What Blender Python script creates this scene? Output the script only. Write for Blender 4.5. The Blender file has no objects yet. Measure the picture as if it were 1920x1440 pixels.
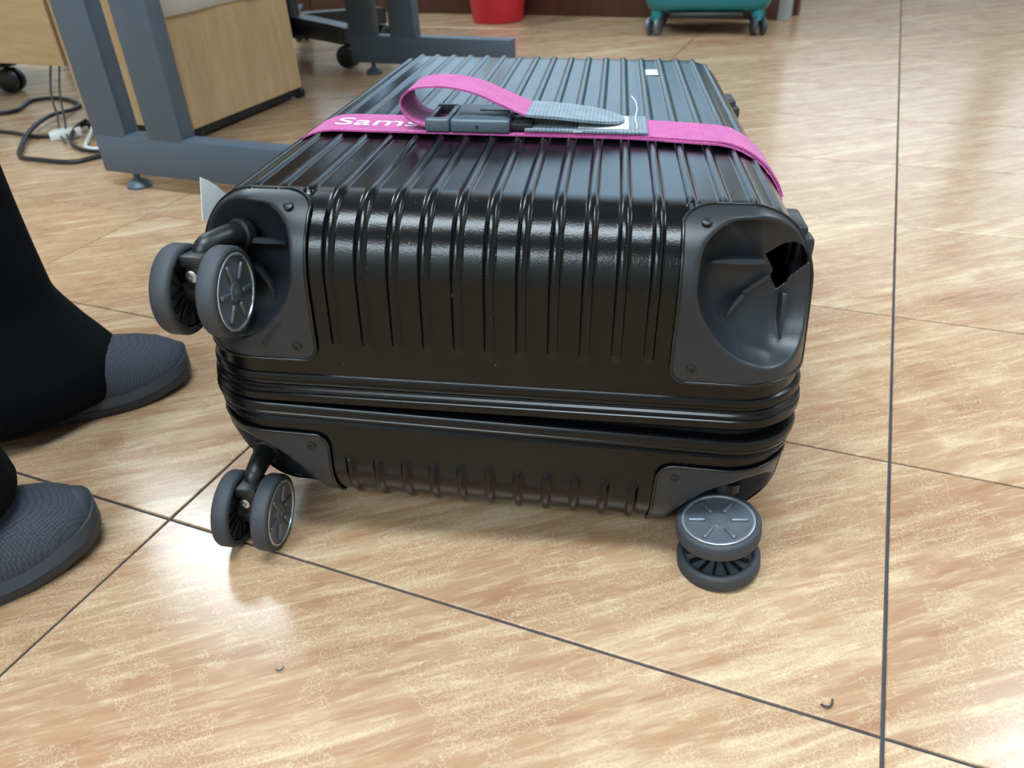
import bpy, bmesh, math, random
import numpy as np
from mathutils import Vector, Matrix, Euler

random.seed(7)
SC = bpy.context.scene
COL = SC.collection

# ------------------------------------------------------------------ camera
F_PX, PITCH, YAW, ROLL = 1469.74, 0.585137, -0.420070, -0.050596
CAM = Vector((-0.090666, -0.360638, 0.484387))
fwd = Vector((math.sin(YAW) * math.cos(PITCH), math.cos(YAW) * math.cos(PITCH), -math.sin(PITCH)))
rgt = Vector((math.cos(YAW), -math.sin(YAW), 0))
upv = rgt.cross(fwd)
cr = math.cos(ROLL) * rgt + math.sin(ROLL) * upv
cu = -math.sin(ROLL) * rgt + math.cos(ROLL) * upv
cam_data = bpy.data.cameras.new('camera')
cam_data.sensor_fit = 'HORIZONTAL'
cam_data.sensor_width = 36.0
cam_data.lens = 36.0 * F_PX / 1920.0
cam_data.clip_start = 0.02
cam_data.dof.use_dof = True
cam_data.dof.focus_distance = 0.60
cam_data.dof.aperture_fstop = 11.0
cam = bpy.data.objects.new('camera', cam_data)
COL.objects.link(cam)
mw = Matrix.Identity(4)
for i in range(3):
    mw[i][0], mw[i][1], mw[i][2], mw[i][3] = cr[i], cu[i], -fwd[i], CAM[i]
cam.matrix_world = mw
SC.camera = cam

# ------------------------------------------------------------------ world, exposure, ceiling light strengths
world = bpy.data.worlds.new('world')
SC.world = world
world.use_nodes = True
world.node_tree.nodes['Background'].inputs[0].default_value = (0.80, 0.90, 1.0, 1)
world.node_tree.nodes['Background'].inputs[1].default_value = 0.4
SC.view_settings.view_transform = 'Standard'
SC.view_settings.look = 'None'
SC.view_settings.exposure = -0.20
SC.view_settings.gamma = 1.0
SC.view_settings.use_curve_mapping = False
PANEL_POWER = 32.0
SC.cycles.use_light_tree = False
SC.cycles.max_bounces = 5
SC.cycles.diffuse_bounces = 2
SC.cycles.glossy_bounces = 2
SC.cycles.transmission_bounces = 0
SC.cycles.caustics_reflective = False
SC.cycles.caustics_refractive = False
SC.cycles.sample_clamp_indirect = 6.0
PANEL_COLOR = (0.76, 0.91, 1.0)
CEIL = 2.8
# (x, y) centres of the unseen ceiling panels, 1.2 m by 0.6 m, placed for the highlights
PANELS = [(x, y) for y in (-2.85, -0.30) for x in (-1.15, 0.08)] + [(-2.95, 2.0), (1.55, 2.15)]

# ------------------------------------------------------------------ helpers
def tag(o, label=None, cat=None, group=None, kind=None):
    if label: o['label'] = label
    if cat: o['category'] = cat
    if group: o['group'] = group
    if kind: o['kind'] = kind
    return o

def empty(name, loc=(0, 0, 0), rz=0.0, parent=None):
    o = bpy.data.objects.new(name, None)
    o.empty_display_size = 0.05
    COL.objects.link(o)
    o.location = loc
    o.rotation_euler = (0, 0, rz)
    if parent: o.parent = parent
    return o

def link(name, me, mat=None, parent=None):
    o = bpy.data.objects.new(name, me)
    COL.objects.link(o)
    if mat and not me.materials: me.materials.append(mat)
    if parent: o.parent = parent
    return o

def finish(me, smooth=True, angle=40):
    if smooth:
        for p in me.polygons: p.use_smooth = True
        if angle: me.set_sharp_from_angle(angle=math.radians(angle))
    return me

def pydata(name, verts, faces, smooth=True, angle=40, recalc=True):
    me = bpy.data.meshes.new(name)
    me.from_pydata([tuple(v) for v in verts], [], [tuple(f) for f in faces])
    if recalc:
        bm = bmesh.new(); bm.from_mesh(me)
        bmesh.ops.recalc_face_normals(bm, faces=bm.faces[:])
        bm.to_mesh(me); bm.free()
    me.update()
    return finish(me, smooth, angle)

def bm_box(bm, lo, hi, bevel=0.0, seg=2, mat=None):
    r = bmesh.ops.create_cube(bm, size=1.0)
    vs = r['verts']
    lo = Vector(lo); hi = Vector(hi)
    for v in vs:
        v.co = Vector([(lo[i] + hi[i]) / 2 + v.co[i] * (hi[i] - lo[i]) for i in range(3)])
    if bevel > 0:
        es = list({e for v in vs for e in v.link_edges})
        rr = bmesh.ops.bevel(bm, geom=es, offset=bevel, segments=seg, profile=0.5, affect='EDGES')
        vs = list({v for f in rr['faces'] for v in f.verts} | {v for v in vs if v.is_valid})
    if mat is not None:
        for v in vs: v.co = mat @ v.co
    return vs

def bm_mesh(bm, name, smooth=True, angle=40):
    me = bpy.data.meshes.new(name)
    bmesh.ops.recalc_face_normals(bm, faces=bm.faces[:])
    bm.to_mesh(me); bm.free()
    return finish(me, smooth, angle)

def box(name, lo, hi, mat, parent=None, bevel=0.0, seg=2, xf=None):
    bm = bmesh.new(); bm_box(bm, lo, hi, bevel, seg, xf)
    return link(name, bm_mesh(bm, name), mat, parent)

def lathe_data(prof, n=48, axis='Z', closed=False):
    """prof: list of (radius, height)."""
    V, Fc = [], []
    m = len(prof)
    for i in range(n):
        a = 2 * math.pi * i / n
        for r, h in prof:
            if axis == 'Z': V.append((r * math.cos(a), r * math.sin(a), h))
            elif axis == 'X': V.append((h, r * math.cos(a), r * math.sin(a)))
            else: V.append((r * math.cos(a), h, r * math.sin(a)))
    for i in range(n):
        j = (i + 1) % n
        rng = range(m) if closed else range(m - 1)
        for k in rng:
            k2 = (k + 1) % m
            Fc.append((i * m + k, j * m + k, j * m + k2, i * m + k2))
    return V, Fc

def lathe(name, prof, mat, parent=None, n=48, axis='Z', closed=False, angle=35):
    V, Fc = lathe_data(prof, n, axis, closed)
    bm = bmesh.new()
    vs = [bm.verts.new(v) for v in V]
    for f in Fc: bm.faces.new([vs[i] for i in f])
    bmesh.ops.remove_doubles(bm, verts=bm.verts[:], dist=1e-6)
    return link(name, bm_mesh(bm, name, True, angle), mat, parent)

def catmull(pts, n=8, closed=False):
    P = [Vector(p) for p in pts]; out = []
    N = len(P)
    for i in range(N if closed else N - 1):
        if closed: p0, p1, p2, p3 = P[(i - 1) % N], P[i], P[(i + 1) % N], P[(i + 2) % N]
        else: p0, p1, p2, p3 = P[max(i - 1, 0)], P[i], P[i + 1], P[min(i + 2, N - 1)]
        for k in range(n):
            t = k / n
            out.append(0.5 * ((2 * p1) + (p2 - p0) * t + (2 * p0 - 5 * p1 + 4 * p2 - p3) * t * t + (3 * p1 - p0 - 3 * p2 + p3) * t ** 3))
    if not closed: out.append(P[-1])
    return out

def tube_data(path, rad, n=10, closed=False):
    """path list of Vectors; rad float or list."""
    path = [Vector(p) for p in path]
    N = len(path); V = []; Fc = []
    nrm = None
    for i, p in enumerate(path):
        if closed: t = path[(i + 1) % N] - path[(i - 1) % N]
        else: t = path[min(i + 1, N - 1)] - path[max(i - 1, 0)]
        t.normalize()
        if nrm is None:
            a = Vector((0, 0, 1)) if abs(t.z) < 0.9 else Vector((1, 0, 0))
            nrm = t.cross(a).normalized()
        nrm = (nrm - t * nrm.dot(t)).normalized()
        b = t.cross(nrm)
        r = rad[i] if isinstance(rad, (list, tuple)) else rad
        for k in range(n):
            a = 2 * math.pi * k / n
            V.append(p + (nrm * math.cos(a) + b * math.sin(a)) * r)
    for i in range(N if closed else N - 1):
        j = (i + 1) % N
        for k in range(n):
            k2 = (k + 1) % n
            Fc.append((i * n + k, i * n + k2, j * n + k2, j * n + k))
    if not closed:
        Fc.append(tuple(range(n - 1, -1, -1))); Fc.append(tuple((N - 1) * n + k for k in range(n)))
    return V, Fc

def tube(name, path, rad, mat, parent=None, n=10, closed=False):
    V, Fc = tube_data(path, rad, n, closed)
    return link(name, pydata(name, V, Fc, True, 60), mat, parent)

def loft(name, rings, mat, parent=None, caps=True, angle=50):
    n = len(rings[0]); V = [p for r in rings for p in r]; Fc = []
    for i in range(len(rings) - 1):
        for k in range(n):
            k2 = (k + 1) % n
            Fc.append((i * n + k, i * n + k2, (i + 1) * n + k2, (i + 1) * n + k))
    if caps:
        Fc.append(tuple(range(n - 1, -1, -1))); Fc.append(tuple((len(rings) - 1) * n + k for k in range(n)))
    return link(name, pydata(name, V, Fc, True, angle), mat, parent)

def ribbon(name, centre, side, half, thick, mat, parent=None, nx=6):
    """strip: centre path, side vectors (unit), half width(s), thickness."""
    N = len(centre); V = []; Fc = []
    C = [Vector(c) for c in centre]
    for i in range(N):
        t = (C[min(i + 1, N - 1)] - C[max(i - 1, 0)]).normalized()
        sd = Vector(side[i] if isinstance(side, list) else side)
        sd = (sd - t * sd.dot(t)).normalized()
        nn = t.cross(sd).normalized()
        h = half[i] if isinstance(half, list) else half
        ring = []
        for k in range(nx + 1): ring.append(C[i] + sd * h * (-1 + 2 * k / nx) + nn * thick / 2)
        for k in range(nx, -1, -1): ring.append(C[i] + sd * h * (-1 + 2 * k / nx) - nn * thick / 2)
        V += ring
    n = 2 * (nx + 1)
    for i in range(N - 1):
        for k in range(n):
            k2 = (k + 1) % n
            Fc.append((i * n + k, i * n + k2, (i + 1) * n + k2, (i + 1) * n + k))
    Fc.append(tuple(range(n - 1, -1, -1))); Fc.append(tuple((N - 1) * n + k for k in range(n)))
    return link(name, pydata(name, V, Fc, True, 45), mat, parent)

# ------------------------------------------------------------------ materials
def S(r, g, b):
    f = lambda c: (c / 255 / 12.92) if c / 255 <= 0.04045 else ((c / 255 + 0.055) / 1.055) ** 2.4
    return (f(r), f(g), f(b), 1.0)

class NT:
    def __init__(self, name):
        self.m = bpy.data.materials.new(name); self.m.use_nodes = True
        self.t = self.m.node_tree; self.b = self.t.nodes['Principled BSDF']
    def n(self, ty, **kw):
        nd = self.t.nodes.new(ty)
        for k, v in kw.items(): setattr(nd, k, v)
        return nd
    def l(self, a, b): self.t.links.new(a, b)
    def math(self, op, a, b=None, clamp=False):
        nd = self.n('ShaderNodeMath', operation=op); nd.use_clamp = clamp
        for i, v in enumerate((a, b)):
            if v is None: continue
            if isinstance(v, (int, float)): nd.inputs[i].default_value = v
            else: self.l(v, nd.inputs[i])
        return nd.outputs[0]
    def noise(self, vec, scale, detail=3, rough=0.5, dist=0.0):
        nd = self.n('ShaderNodeTexNoise'); nd.inputs['Scale'].default_value = scale
        nd.inputs['Detail'].default_value = detail; nd.inputs['Roughness'].default_value = rough
        nd.inputs['Distortion'].default_value = dist
        if vec: self.l(vec, nd.inputs['Vector'])
        return nd.outputs['Fac']
    def ramp(self, fac, stops):
        nd = self.n('ShaderNodeValToRGB'); cr_ = nd.color_ramp
        while len(cr_.elements) < len(stops): cr_.elements.new(0.5)
        for e, (p, c) in zip(cr_.elements, stops): e.position = p; e.color = c
        self.l(fac, nd.inputs[0]); return nd.outputs['Color']
    def mix(self, fac, a, b, mode='MIX'):
        nd = self.n('ShaderNodeMix', data_type='RGBA', blend_type=mode)
        for s, v in ((nd.inputs[0], fac), (nd.inputs[6], a), (nd.inputs[7], b)):
            if isinstance(v, (int, float, tuple)): s.default_value = v
            else: self.l(v, s)
        return nd.outputs[2]
    def bump(self, h, strength, dist):
        nd = self.n('ShaderNodeBump'); nd.inputs['Strength'].default_value = strength
        nd.inputs['Distance'].default_value = dist; self.l(h, nd.inputs['Height'])
        self.l(nd.outputs[0], self.b.inputs['Normal'])
    def obj(self):
        return self.n('ShaderNodeTexCoord').outputs['Object']
    def pos(self):
        return self.n('ShaderNodeNewGeometry').outputs['Position']
    def mapping(self, vec, rot=(0, 0, 0), scale=(1, 1, 1)):
        nd = self.n('ShaderNodeMapping'); nd.inputs['Rotation'].default_value = rot; nd.inputs['Scale'].default_value = scale
        self.l(vec, nd.inputs['Vector']); return nd.outputs[0]

def mat(name, col, rough=0.5, metal=0.0, coat=0.0, grain=None, vary=0.0, spec=0.5):
    """grain = (scale, strength, distance) fine bump; vary = colour variation."""
    k = NT(name)
    k.b.inputs['Base Color'].default_value = col
    k.b.inputs['Roughness'].default_value = rough
    k.b.inputs['Metallic'].default_value = metal
    k.b.inputs['Coat Weight'].default_value = coat
    k.b.inputs['Specular IOR Level'].default_value = spec
    v = k.obj()
    if vary:
        f = k.noise(v, 9.0, 4)
        c2 = tuple(min(1, c * (1 + vary)) for c in col[:3]) + (1,)
        c1 = tuple(c * (1 - vary) for c in col[:3]) + (1,)
        k.l(k.ramp(f, [(0.3, c1), (0.7, c2)]), k.b.inputs['Base Color'])
    if grain:
        k.bump(k.noise(v, grain[0], 2), grain[1], grain[2])
    return k.m

def floor_material():
    k = NT('glazed_tile')
    p = k.pos()
    info = k.n('ShaderNodeObjectInfo')
    off = k.math('MULTIPLY', info.outputs['Random'], 37.0)
    comb = k.n('ShaderNodeCombineXYZ'); k.l(off, comb.inputs[0]); k.l(off, comb.inputs[1])
    add = k.n('ShaderNodeVectorMath', operation='ADD'); k.l(p, add.inputs[0]); k.l(comb.outputs[0], add.inputs[1])
    st = k.mapping(k.mapping(add.outputs[0], rot=(0, 0, math.radians(-38))), scale=(1.0, 7.5, 1.0))
    broad = k.noise(st, 2.0, 4, 0.55, 0.6)
    vein = k.noise(st, 7.5, 5, 0.62, 0.8)
    fine = k.noise(k.mapping(st, scale=(1, 1.0, 1)), 26.0, 4, 0.6, 0.4)
    f = k.math('ADD', k.math('MULTIPLY', broad, 0.42), k.math('MULTIPLY', vein, 0.58))
    base = k.ramp(f, [(0.30, S(148, 106, 78)), (0.42, S(165, 126, 96)), (0.52, S(177, 141, 109)), (0.63, S(200, 173, 141)), (0.76, S(218, 202, 176))])
    fs = k.n('ShaderNodeMapRange'); fs.inputs[1].default_value = 0.50; fs.inputs[2].default_value = 0.74; k.l(fine, fs.inputs[0])
    c = k.mix(k.math('MULTIPLY', fs.outputs[0], 0.42), base, S(222, 202, 166))
    # curly worm marks in the glaze print
    wob = k.n('ShaderNodeTexNoise'); wob.inputs['Scale'].default_value = 60; wob.inputs['Detail'].default_value = 2
    k.l(add.outputs[0], wob.inputs['Vector'])
    wv = k.n('ShaderNodeVectorMath', operation='SCALE'); k.l(wob.outputs['Color'], wv.inputs[0]); wv.inputs['Scale'].default_value = 0.02
    ad2 = k.n('ShaderNodeVectorMath', operation='ADD'); k.l(add.outputs[0], ad2.inputs[0]); k.l(wv.outputs[0], ad2.inputs[1])
    vo = k.n('ShaderNodeTexVoronoi', feature='DISTANCE_TO_EDGE'); vo.inputs['Scale'].default_value = 300
    k.l(ad2.outputs[0], vo.inputs['Vector'])
    line = k.math('LESS_THAN', vo.outputs['Distance'], 0.055)
    msk = k.noise(add.outputs[0], 14.0, 3, 0.6)
    line = k.math('MULTIPLY', line, k.math('GREATER_THAN', msk, 0.47))
    c = k.mix(k.math('MULTIPLY', line, 0.26), c, S(226, 210, 178))
    grit = k.noise(add.outputs[0], 420.0, 2, 0.6)
    c = k.mix(k.math('MULTIPLY', k.math('GREATER_THAN', grit, 0.58), 0.22), c, S(170, 112, 70))
    k.l(c, k.b.inputs['Base Color'])
    k.b.inputs['Roughness'].default_value = 0.16
    k.b.inputs['Specular IOR Level'].default_value = 0.5
    rr = k.math('ADD', k.math('MULTIPLY', vein, 0.08), 0.17)
    k.l(rr, k.b.inputs['Roughness'])
    k.bump(k.math('ADD', k.math('MULTIPLY', fine, 0.5), k.math('MULTIPLY', grit, 0.5)), 0.05, 0.0006)
    return k.m

def wood_material(name, c1, c2, rot=(0, 0, 0), stretch=(1, 1, 12), rough=0.45):
    k = NT(name)
    v = k.mapping(k.obj(), rot=rot, scale=stretch)
    f = k.math('ADD', k.math('MULTIPLY', k.noise(v, 3.0, 4, 0.6, 1.0), 0.6), k.math('MULTIPLY', k.noise(v, 18.0, 3, 0.6), 0.4))
    k.l(k.ramp(f, [(0.34, c1), (0.66, c2)]), k.b.inputs['Base Color'])
    k.b.inputs['Roughness'].default_value = rough
    return k.m

def shell_material():
    k = NT('black_polycarbonate')
    v = k.obj()
    k.b.inputs['Base Color'].default_value = S(6, 6, 8)
    k.b.inputs['Roughness'].default_value = 0.30
    k.b.inputs['Specular IOR Level'].default_value = 0.30
    g = k.noise(v, 750.0, 2, 0.6)
    sm = k.noise(v, 7.0, 3, 0.6)
    k.l(k.math('ADD', k.math('MULTIPLY', sm, 0.06), 0.155), k.b.inputs['Roughness'])
    # dust specks
    dust = k.math('GREATER_THAN', k.noise(v, 330.0, 1, 0.4), 0.80)
    k.l(k.mix(k.math('MULTIPLY', dust, 0.5), S(6, 6, 8), S(130, 130, 128)), k.b.inputs['Base Color'])
    k.bump(g, 0.24, 0.0004)
    return k.m

def webbing(name, c1, c2, rib_axis='X', scale=420.0, rough=0.8, depth=0.0006):
    k = NT(name)
    v = k.obj()
    sep = k.n('ShaderNodeSeparateXYZ'); k.l(v, sep.inputs[0])
    wa = k.math('SINE', k.math('MULTIPLY', sep.outputs[0 if rib_axis == 'X' else 1], scale * 6.283))
    wb = k.math('SINE', k.math('MULTIPLY', sep.outputs[1 if rib_axis == 'X' else 0], scale * 0.45 * 6.283))
    h = k.math('ADD', k.math('MULTIPLY', wa, 0.5), k.math('MULTIPLY', wb, 0.25))
    f = k.math('ADD', k.math('MULTIPLY', h, 0.35), k.math('MULTIPLY', k.noise(v, 60, 3), 0.9))
    k.l(k.ramp(f, [(0.1, c1), (0.85, c2)]), k.b.inputs['Base Color'])
    k.b.inputs['Roughness'].default_value = rough
    k.b.inputs['Sheen Weight'].default_value = 0.15
    k.bump(h, 0.5, depth)
    return k.m

def knit_material():
    k = NT('grey_knit')
    v = k.obj()
    vo = k.n('ShaderNodeTexVoronoi'); vo.inputs['Scale'].default_value = 520; vo.inputs['Randomness'].default_value = 0.25
    k.l(k.mapping(v, scale=(1, 0.75, 1)), vo.inputs['Vector'])
    k.l(k.ramp(vo.outputs['Distance'], [(0.15, S(74, 79, 90)), (0.75, S(46, 50, 59))]), k.b.inputs['Base Color'])
    k.b.inputs['Roughness'].default_value = 0.9
    k.bump(vo.outputs['Distance'], 0.25, -0.0006)
    return k.m

def emit(name, col, power):
    k = NT(name)
    k.b.inputs['Base Color'].default_value = (0.8, 0.8, 0.8, 1)
    k.b.inputs['Emission Color'].default_value = (*col, 1)
    k.b.inputs['Emission Strength'].default_value = power
    return k.m

M_TILE = floor_material()
M_GROUT = mat('dark_grout', S(62, 62, 70), 0.8, grain=(300, 0.3, 0.001))
M_WALL = mat('painted_wall', S(214, 214, 208), 0.7, grain=(60, 0.1, 0.001), vary=0.02)
M_CEIL = mat('ceiling_paint', S(196, 200, 204), 0.8, grain=(40, 0.2, 0.001))
M_EMIT = emit('panel_diffuser', PANEL_COLOR, PANEL_POWER)
M_FRAMEW = mat('white_metal', S(225, 228, 230), 0.4)
M_SHELL = shell_material()
M_CAP = mat('cap_plastic', S(35, 38, 43), 0.36, grain=(1200, 0.12, 0.0006), vary=0.10, spec=0.4)
M_RAIL = mat('rail_plastic', S(10, 10, 12), 0.24, grain=(700, 0.04, 0.0005), spec=0.28)
M_GASKET = mat('gasket_rubber', S(10, 10, 11), 0.25)
M_ZIP = mat('zipper_fabric', S(18, 17, 19), 0.85, grain=(900, 0.5, 0.001))
M_TYRE = mat('wheel_rubber', S(50, 54, 60), 0.6, grain=(500, 0.15, 0.0006), vary=0.12)
M_HUB = mat('hub_grey', S(104, 111, 120), 0.32, metal=0.4, grain=(900, 0.05, 0.0004))
M_HUBRIM = mat('hub_silver', S(200, 208, 214), 0.25, metal=0.7)
M_BLACKP = mat('black_plastic', S(20, 21, 23), 0.4, grain=(500, 0.08, 0.0006))
M_STEEL = mat('screw_steel', S(180, 184, 188), 0.3, metal=1.0)
M_DARKSCREW = mat('screw_dark', S(46, 46, 48), 0.35, metal=0.7)
M_PINK = webbing('pink_webbing', S(160, 54, 124), S(194, 88, 150), 'X', 480)
M_GREYWEB = webbing('grey_webbing', S(92, 104, 114), S(132, 146, 156), 'X', 300)
M_BUCKLE = mat('buckle_plastic', S(80, 91, 101), 0.36, grain=(600, 0.08, 0.0005))
M_BUCKLE_D = mat('buckle_recess', S(18, 19, 21), 0.5)
M_WHITEPRINT = mat('white_thread_print', S(236, 226, 238), 0.8, grain=(900, 0.4, 0.0004))
M_PAPER = mat('paper', S(240, 243, 243), 0.7, grain=(120, 0.05, 0.001))
M_BADGE = mat('silver_badge', S(214, 222, 228), 0.35, metal=0.4)
M_DESKMETAL = mat('grey_powdercoat', S(74, 87, 100), 0.45, grain=(260, 0.06, 0.0006))
M_BEECH = wood_material('beech_laminate', S(188, 156, 116), S(212, 182, 142), stretch=(14, 14, 1.2))
M_BEECH_H = wood_material('beech_laminate_across', S(190, 160, 120), S(212, 184, 146), stretch=(1.0, 14, 14))
M_BROWN = wood_material('dark_brown_panel', S(66, 38, 30), S(88, 52, 40), stretch=(10, 10, 1.0), rough=0.35)
M_GREYPOST = mat('grey_post', S(168, 172, 176), 0.45, vary=0.04)
M_RED = mat('red_plastic', S(190, 36, 44), 0.4, grain=(80, 0.05, 0.001))
M_TEAL = mat('teal_shell', S(16, 110, 118), 0.32, grain=(500, 0.08, 0.0006), vary=0.06)
M_CHAIR = mat('chair_black_plastic', S(22, 23, 26), 0.35)
M_CHAIRFAB = mat('chair_black_fabric', S(26, 27, 30), 0.9, grain=(400, 0.4, 0.001))
M_CABLE = mat('black_cable', S(24, 24, 26), 0.45)
M_CABLEG = mat('grey_cable', S(84, 80, 72), 0.5)
M_WHITEPL = mat('white_plastic', S(232, 234, 234), 0.4)
M_TROUSER = mat('black_trouser_cloth', S(7, 8, 13), 0.9, grain=(700, 0.3, 0.0006), spec=0.12)
M_KNIT = knit_material()
M_SOLE = mat('grey_sole_rubber', S(54, 58, 65), 0.6, grain=(200, 0.1, 0.0008), vary=0.1)
M_LINT = mat('dark_lint', S(60, 58, 58), 0.8)

# ------------------------------------------------------------------ the room
X0, X1, Y0, Y1 = -4.2, 2.4, -3.3, 6.0
floor = box('floor', (X0, Y0, -0.05), (X1, Y1, -0.0025), M_GROUT)
tag(floor, 'tan streaked stone-look tile floor with dark joints', kind='structure')
bm = bmesh.new(); bm_box(bm, (-0.29865, -0.14865, -0.010), (0.29865, 0.14865, 0.0), 0.0)
ed = [e for e in bm.edges if all(abs(v.co.z) < 1e-6 for v in e.verts)]
bmesh.ops.bevel(bm, geom=ed, offset=0.0007, segments=1, affect='EDGES')
tile_me = bm_mesh(bm, 'tile', False); tile_me.materials.append(M_TILE)
ii = int(round(X0 / 0.6)); 
for ix in range(int(round(X0 / 0.6)), int(round(X1 / 0.6))):
    for iy in range(int(round(Y0 / 0.3)), int(round(Y1 / 0.3))):
        if ix < -1 and iy > 9: continue          # behind the back wall
        t = link('tile', tile_me, None, floor)
        t.location = (ix * 0.6 + 0.3, iy * 0.3 + 0.15, random.uniform(-0.0002, 0.0))
for nm, lo, hi in (('wall_rear', (X0, Y1, 0), (X1, Y1 + 0.1, CEIL)), ('wall_back', (X0, 2.700, 0), (-0.388, 2.80, CEIL)), ('wall_front', (X0, Y0 - 0.1, 0), (X1, Y0, CEIL)),
                   ('wall_left', (X0 - 0.1, Y0 - 0.1, 0), (X0, Y1 + 0.1, CEIL)), ('wall_right', (X1, Y0 - 0.1, 0), (X1 + 0.1, Y1 + 0.1, CEIL))):
    tag(box(nm, lo, hi, M_WALL), 'plain off-white painted wall of the office', kind='structure')
tag(box('ceiling', (X0, Y0, CEIL), (X1, Y1, CEIL + 0.1), M_CEIL), 'pale grey ceiling with panel lights', kind='structure')

bm = bmesh.new()
for lo, hi in (((-0.62, -0.32, -0.03), (0.62, -0.29, 0)), ((-0.62, 0.29, -0.03), (0.62, 0.32, 0)), ((-0.62, -0.29, -0.03), (-0.59, 0.29, 0)), ((0.59, -0.29, -0.03), (0.62, 0.29, 0))):
    bm_box(bm, lo, hi)
pf_me = bm_mesh(bm, 'light_frame', False); pf_me.materials.append(M_FRAMEW)
bm = bmesh.new(); bm_box(bm, (-0.59, -0.29, -0.015), (0.59, 0.29, -0.005))
pd_me = bm_mesh(bm, 'diffuser', False); pd_me.materials.append(M_EMIT)
for x, y in PANELS:
    e = empty('ceiling_light', (x, y, CEIL))
    tag(e, 'unseen rectangular white ceiling panel light, placed to give the highlights', 'ceiling light', 'ceiling panel lights')
    link('light_frame', pf_me, None, e); link('diffuser', pd_me, None, e)

# glowing window added to the far wall, unseen, to brighten the reflections
win = empty('added_window_1', (0, Y1, 0)); tag(win, 'wide glowing window added to the far wall for its light, unseen', kind='structure')
M_GLOWPANE = emit('added_glow_pane', (0.80, 0.92, 1.0), 2.0)
for i in range(2):
    x0 = -.72 + i * 1.5
    bm = bmesh.new()
    for lo, hi in (((x0, -.04, .85), (x0 + .06, 0, 2.45)), ((x0 + 1.34, -.04, .85), (x0 + 1.40, 0, 2.45)), ((x0 + .06, -.04, .85), (x0 + 1.34, 0, .91)), ((x0 + .06, -.04, 2.39), (x0 + 1.34, 0, 2.45))): bm_box(bm, lo, hi)
    fr = link('added_frame', bm_mesh(bm, 'added_frame', False), M_FRAMEW, win)
    box('glow_pane', (x0 + .06, -.02, .91), (x0 + 1.34, -.01, 2.39), M_GLOWPANE, fr)

bb = empty('baseboard_back', (0, 2.69, 0)); tag(bb, 'dark reddish-brown baseboard along the back wall', kind='structure')
for i in range(4):
    x0 = -4.2 + i * .953
    box('board', (x0, -.006, 0.0), (x0 + .950, .010, .160), M_BROWN, bb, 0.002, 2)
tag(box('trim_1', (-.388, 2.684, 0), (-.350, 2.800, CEIL), M_GREYPOST, None, 0.003, 2), 'pale grey corner post at the end of the back wall', kind='structure')
tag(box('trim_2', (-.350, 2.790, 0), (-.330, 2.860, .160), M_BROWN, None, 0.002, 2), 'short dark brown board beyond the grey corner post', kind='structure')

# unseen glowing strip added to the back wall for the shell's blue sheen
w2 = empty('added_window_2', (0, 2.70, 0)); tag(w2, 'long blue glowing panel added to the back wall above the baseboard, unseen', kind='structure')
M_BLUEPANE = emit('added_blue_pane', (0.34, 0.66, 1.0), 1.5)
for i in range(3):
    x0 = -3.30 + i * .94
    bm = bmesh.new()
    for lo, hi in (((x0, -.02, .42), (x0 + .04, 0, 2.1)), ((x0 + .90, -.02, .42), (x0 + .94, 0, 2.1)), ((x0 + .04, -.02, .42), (x0 + .90, 0, .46)), ((x0 + .04, -.02, 2.06), (x0 + .90, 0, 2.1))): bm_box(bm, lo, hi)
    fr = link('added_frame', bm_mesh(bm, 'added_frame', False), M_FRAMEW, w2)
    box('glow_pane', (x0 + .04, -.012, .46), (x0 + .90, -.004, 2.06), M_BLUEPANE, fr)

# ------------------------------------------------------------------ the broken black suitcase
HW, LEN, RAD, TU, TL, RIB = 0.2325, 0.6742, 0.056, 0.1504, 0.1066, 0.02276
def rotm(yaw, pit, rol):
    return (Matrix.Rotation(yaw, 4, 'Z') @ Matrix.Rotation(pit, 4, 'X') @ Matrix.Rotation(rol, 4, 'Y'))
W_UP = Matrix.Translation((-0.30449, 0.07584, 0.14125)) @ rotm(0.27568, -0.03958, 0.03608)
W_LO = Matrix.Translation((-0.30449, 0.07341, 0.12863)) @ rotm(0.27568, -0.03437, 0.06152)
case = empty('suitcase')
case.matrix_world = W_UP
tag(case, 'black ribbed hard-shell suitcase lying flat with a missing wheel and cracked corner', 'suitcase')
LOWER = W_UP.inverted() @ W_LO           # the lower half gapes a little away from the upper half

def rbox(b, T, r=RAD, grow=0.0):
    """box-surface points (n,3) -> points on the rounded box and normals."""
    b = np.asarray(b, float)
    lo = np.array([-HW + r, r, -9.0]); hi = np.array([HW - r, LEN - r, T - r])
    q = np.clip(b, lo, hi); d = b - q
    ln = np.linalg.norm(d, axis=1, keepdims=True); ln[ln < 1e-9] = 1
    n = d / ln
    return q + n * (r + grow), n

def rbox_sdf(p, T, r=RAD, grow=0.0):
    c = np.array([0, LEN / 2, T - 0.5]); h = np.array([HW - r, LEN / 2 - r, 0.5 - r])
    q = np.abs(p - c) - h
    return np.linalg.norm(np.maximum(q, 0), axis=1) + np.minimum(q.max(axis=1), 0) - r - grow

RIM_A = np.radians([-180, -160, -140, -120, -105, -90, -45, 0, 45, 70, 90, 115, 132, 150, 165, 180])
RIM_R = np.array([.0600, .055, .052, .051, .051, .053, .056, .060, .060, .060, .059, .062, .070, .068, .0630, .0600])
def scoop(p, cx, cy, cz, b, k=1.0):
    dx = p[:, 0] - cx; dz = p[:, 2] - cz
    a = np.arctan2(dz, dx); R = np.interp(a, RIM_A, RIM_R) * k
    rho = np.hypot(dx, dz) / R
    e = np.maximum(p[:, 1] - cy, 0) / b
    f = (rho ** 2.6 + e ** 2.6) ** (1 / 2.6)
    return (f - 1) * 0.046

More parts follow.
